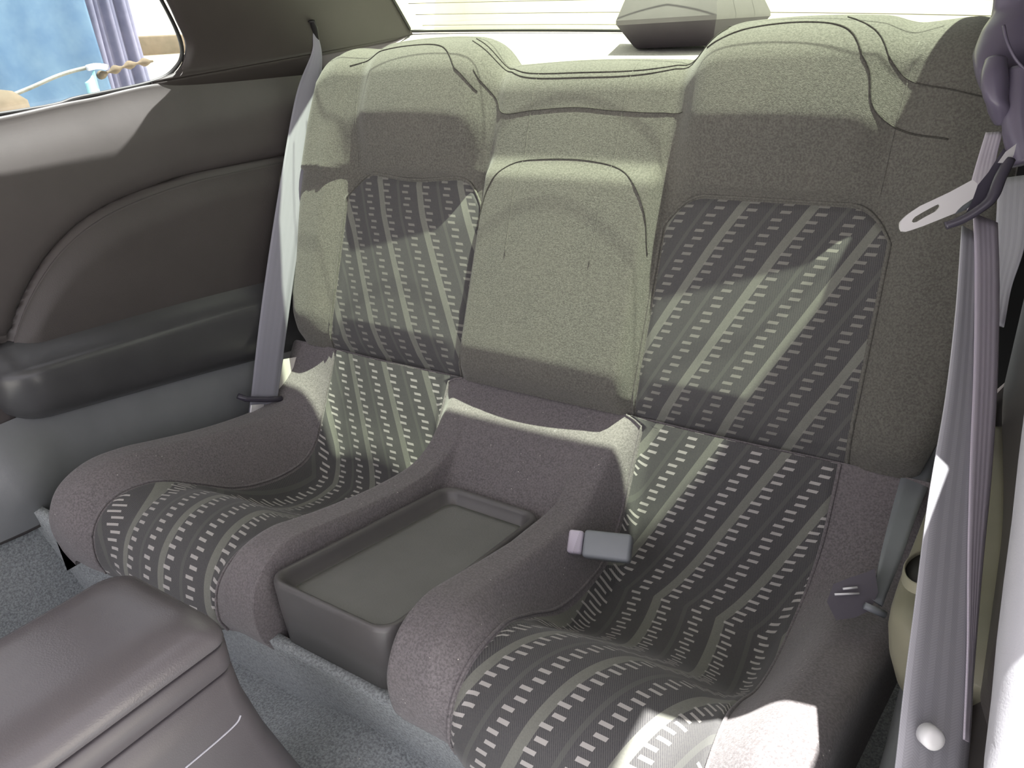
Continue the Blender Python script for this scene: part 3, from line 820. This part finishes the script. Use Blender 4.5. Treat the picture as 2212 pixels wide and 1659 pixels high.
# ------------------------------------------------------------------ outside
g = MB().box((0, 2, -.42), (14, 12, .02)).build('ground', M_GND); tag(g, kind='structure')
wr = MB().grid(lambda a, b: Vector((lerp(-7, 7, a), 5.5 + .15 * sin(a * 40) * .3, lerp(-.45, 3.2, b))), 40, 20).build('garden_wall', M_WALLR, None, solid=.1)
tag(wr, 'pale yellow-green wall seen through the rear window', 'wall')
cr = MB().grid(lambda a, b: Vector((-4.2, lerp(-1, 6, a), lerp(-.45, 2.6, b))), 20, 10).build('plaster_wall', M_CREAM, None, solid=.12)
tag(cr, 'cream wall at the right side of the small side window, behind the cloth', 'wall')
# hanging blue cloth: from left beyond the frame to pixel column ~205, then a greyer cloth to ~305
def cloth(name, u0, u1, X, mat, label, k, amp):
    A0 = atx(u0, 100, X); B0 = atx(u1, 100, X)
    def fn(a, b):
        y = lerp(A0.y, B0.y, a); z = lerp(-.2, 1.9, b)
        return Vector((X + amp * sin(a * k) * (1 - .3 * b) + amp * .4 * sin(a * k * 2.3 + 1 + b * 2), y + .02 * sin(b * 6) * a, z))
    o = MB().grid(fn, 90, 30).build(name, mat, None, solid=.006); return tag(o, label, 'cloth')
cloth('blue_tarp', -420, 212, -2.3, M_TARP, 'faded blue tarp hanging outside the small side window', 14, .006)
cloth('grey_cloth', 200, 308, -2.38, M_TARP2, 'greyish-blue folded cloth hanging to the right of the blue tarp', 17, .016)
rope = MB().tube(curve_pts([atx(-40, 232, -2.22), atx(60, 192, -2.22), atx(130, 162, -2.22), atx(190, 146, -2.22), atx(232, 143, -2.24)], 10), .0065, 8).build('rope', M_ROPE)
tag(rope, 'pale rope strung across the blue tarp outside', 'rope')
rp2 = MB().tube(curve_pts([atx(188, 147, -2.2), atx(208, 143, -2.2), atx(230, 145, -2.2)], 6), .010, 8).build('rope_tie', M_WHITE); tag(rp2, 'short white tie at the end of the pale rope', 'rope')
pot = atx(5, 235, -2.15)
rs = []
for z_, r_ in ((-.42, .06), (-.1, .09), (.2, .10), (.5, .10), (pot.z - .06, .10), (pot.z + .02, .095), (pot.z + .05, .06), (pot.z + .06, .01)):
    rs.append([Vector((pot.x + r_ * cos(a), pot.y - .02 + r_ * sin(a), z_)) for a in [2 * pi * k / 20 for k in range(20)]])
tag(MB().rings(rs).build('clay_post', M_BRN), 'brown post at the lower left of the side window', 'post')
tag(MB().box(atx(350, 97, -4.1), (.03, .55, .055), None, .01).build('wooden_beam', M_BRN, sharp=40), 'brown beam running across the cream wall outside', 'beam')

o = MB().grid(lambda a, b: Vector((-2.20 + .01 * sin(a * 5), atx(lerp(187, 216, a), 190, -2.2).y, atx(200, lerp(210, 152 + 25 * (1 - a), b), -2.2).z)), 8, 8).build('torn_cloth', outdoor('bright_cyan_cloth', (.35, .75, .80), (.45, .85, .88), 8), None, solid=.004)
tag(o, 'small bright cyan scrap of cloth hanging below the end of the rope', 'cloth')
o = MB().tube(curve_pts([atx(212, 165, -2.25), atx(250, 150, -2.25), atx(290, 138, -2.25), atx(330, 132, -2.25)], 8), [.010 + .006 * sin(i) for i in range(25)], 7).build('dry_branch', M_BRN); tag(o, 'brown branch across the grey-blue cloth outside', 'branch')
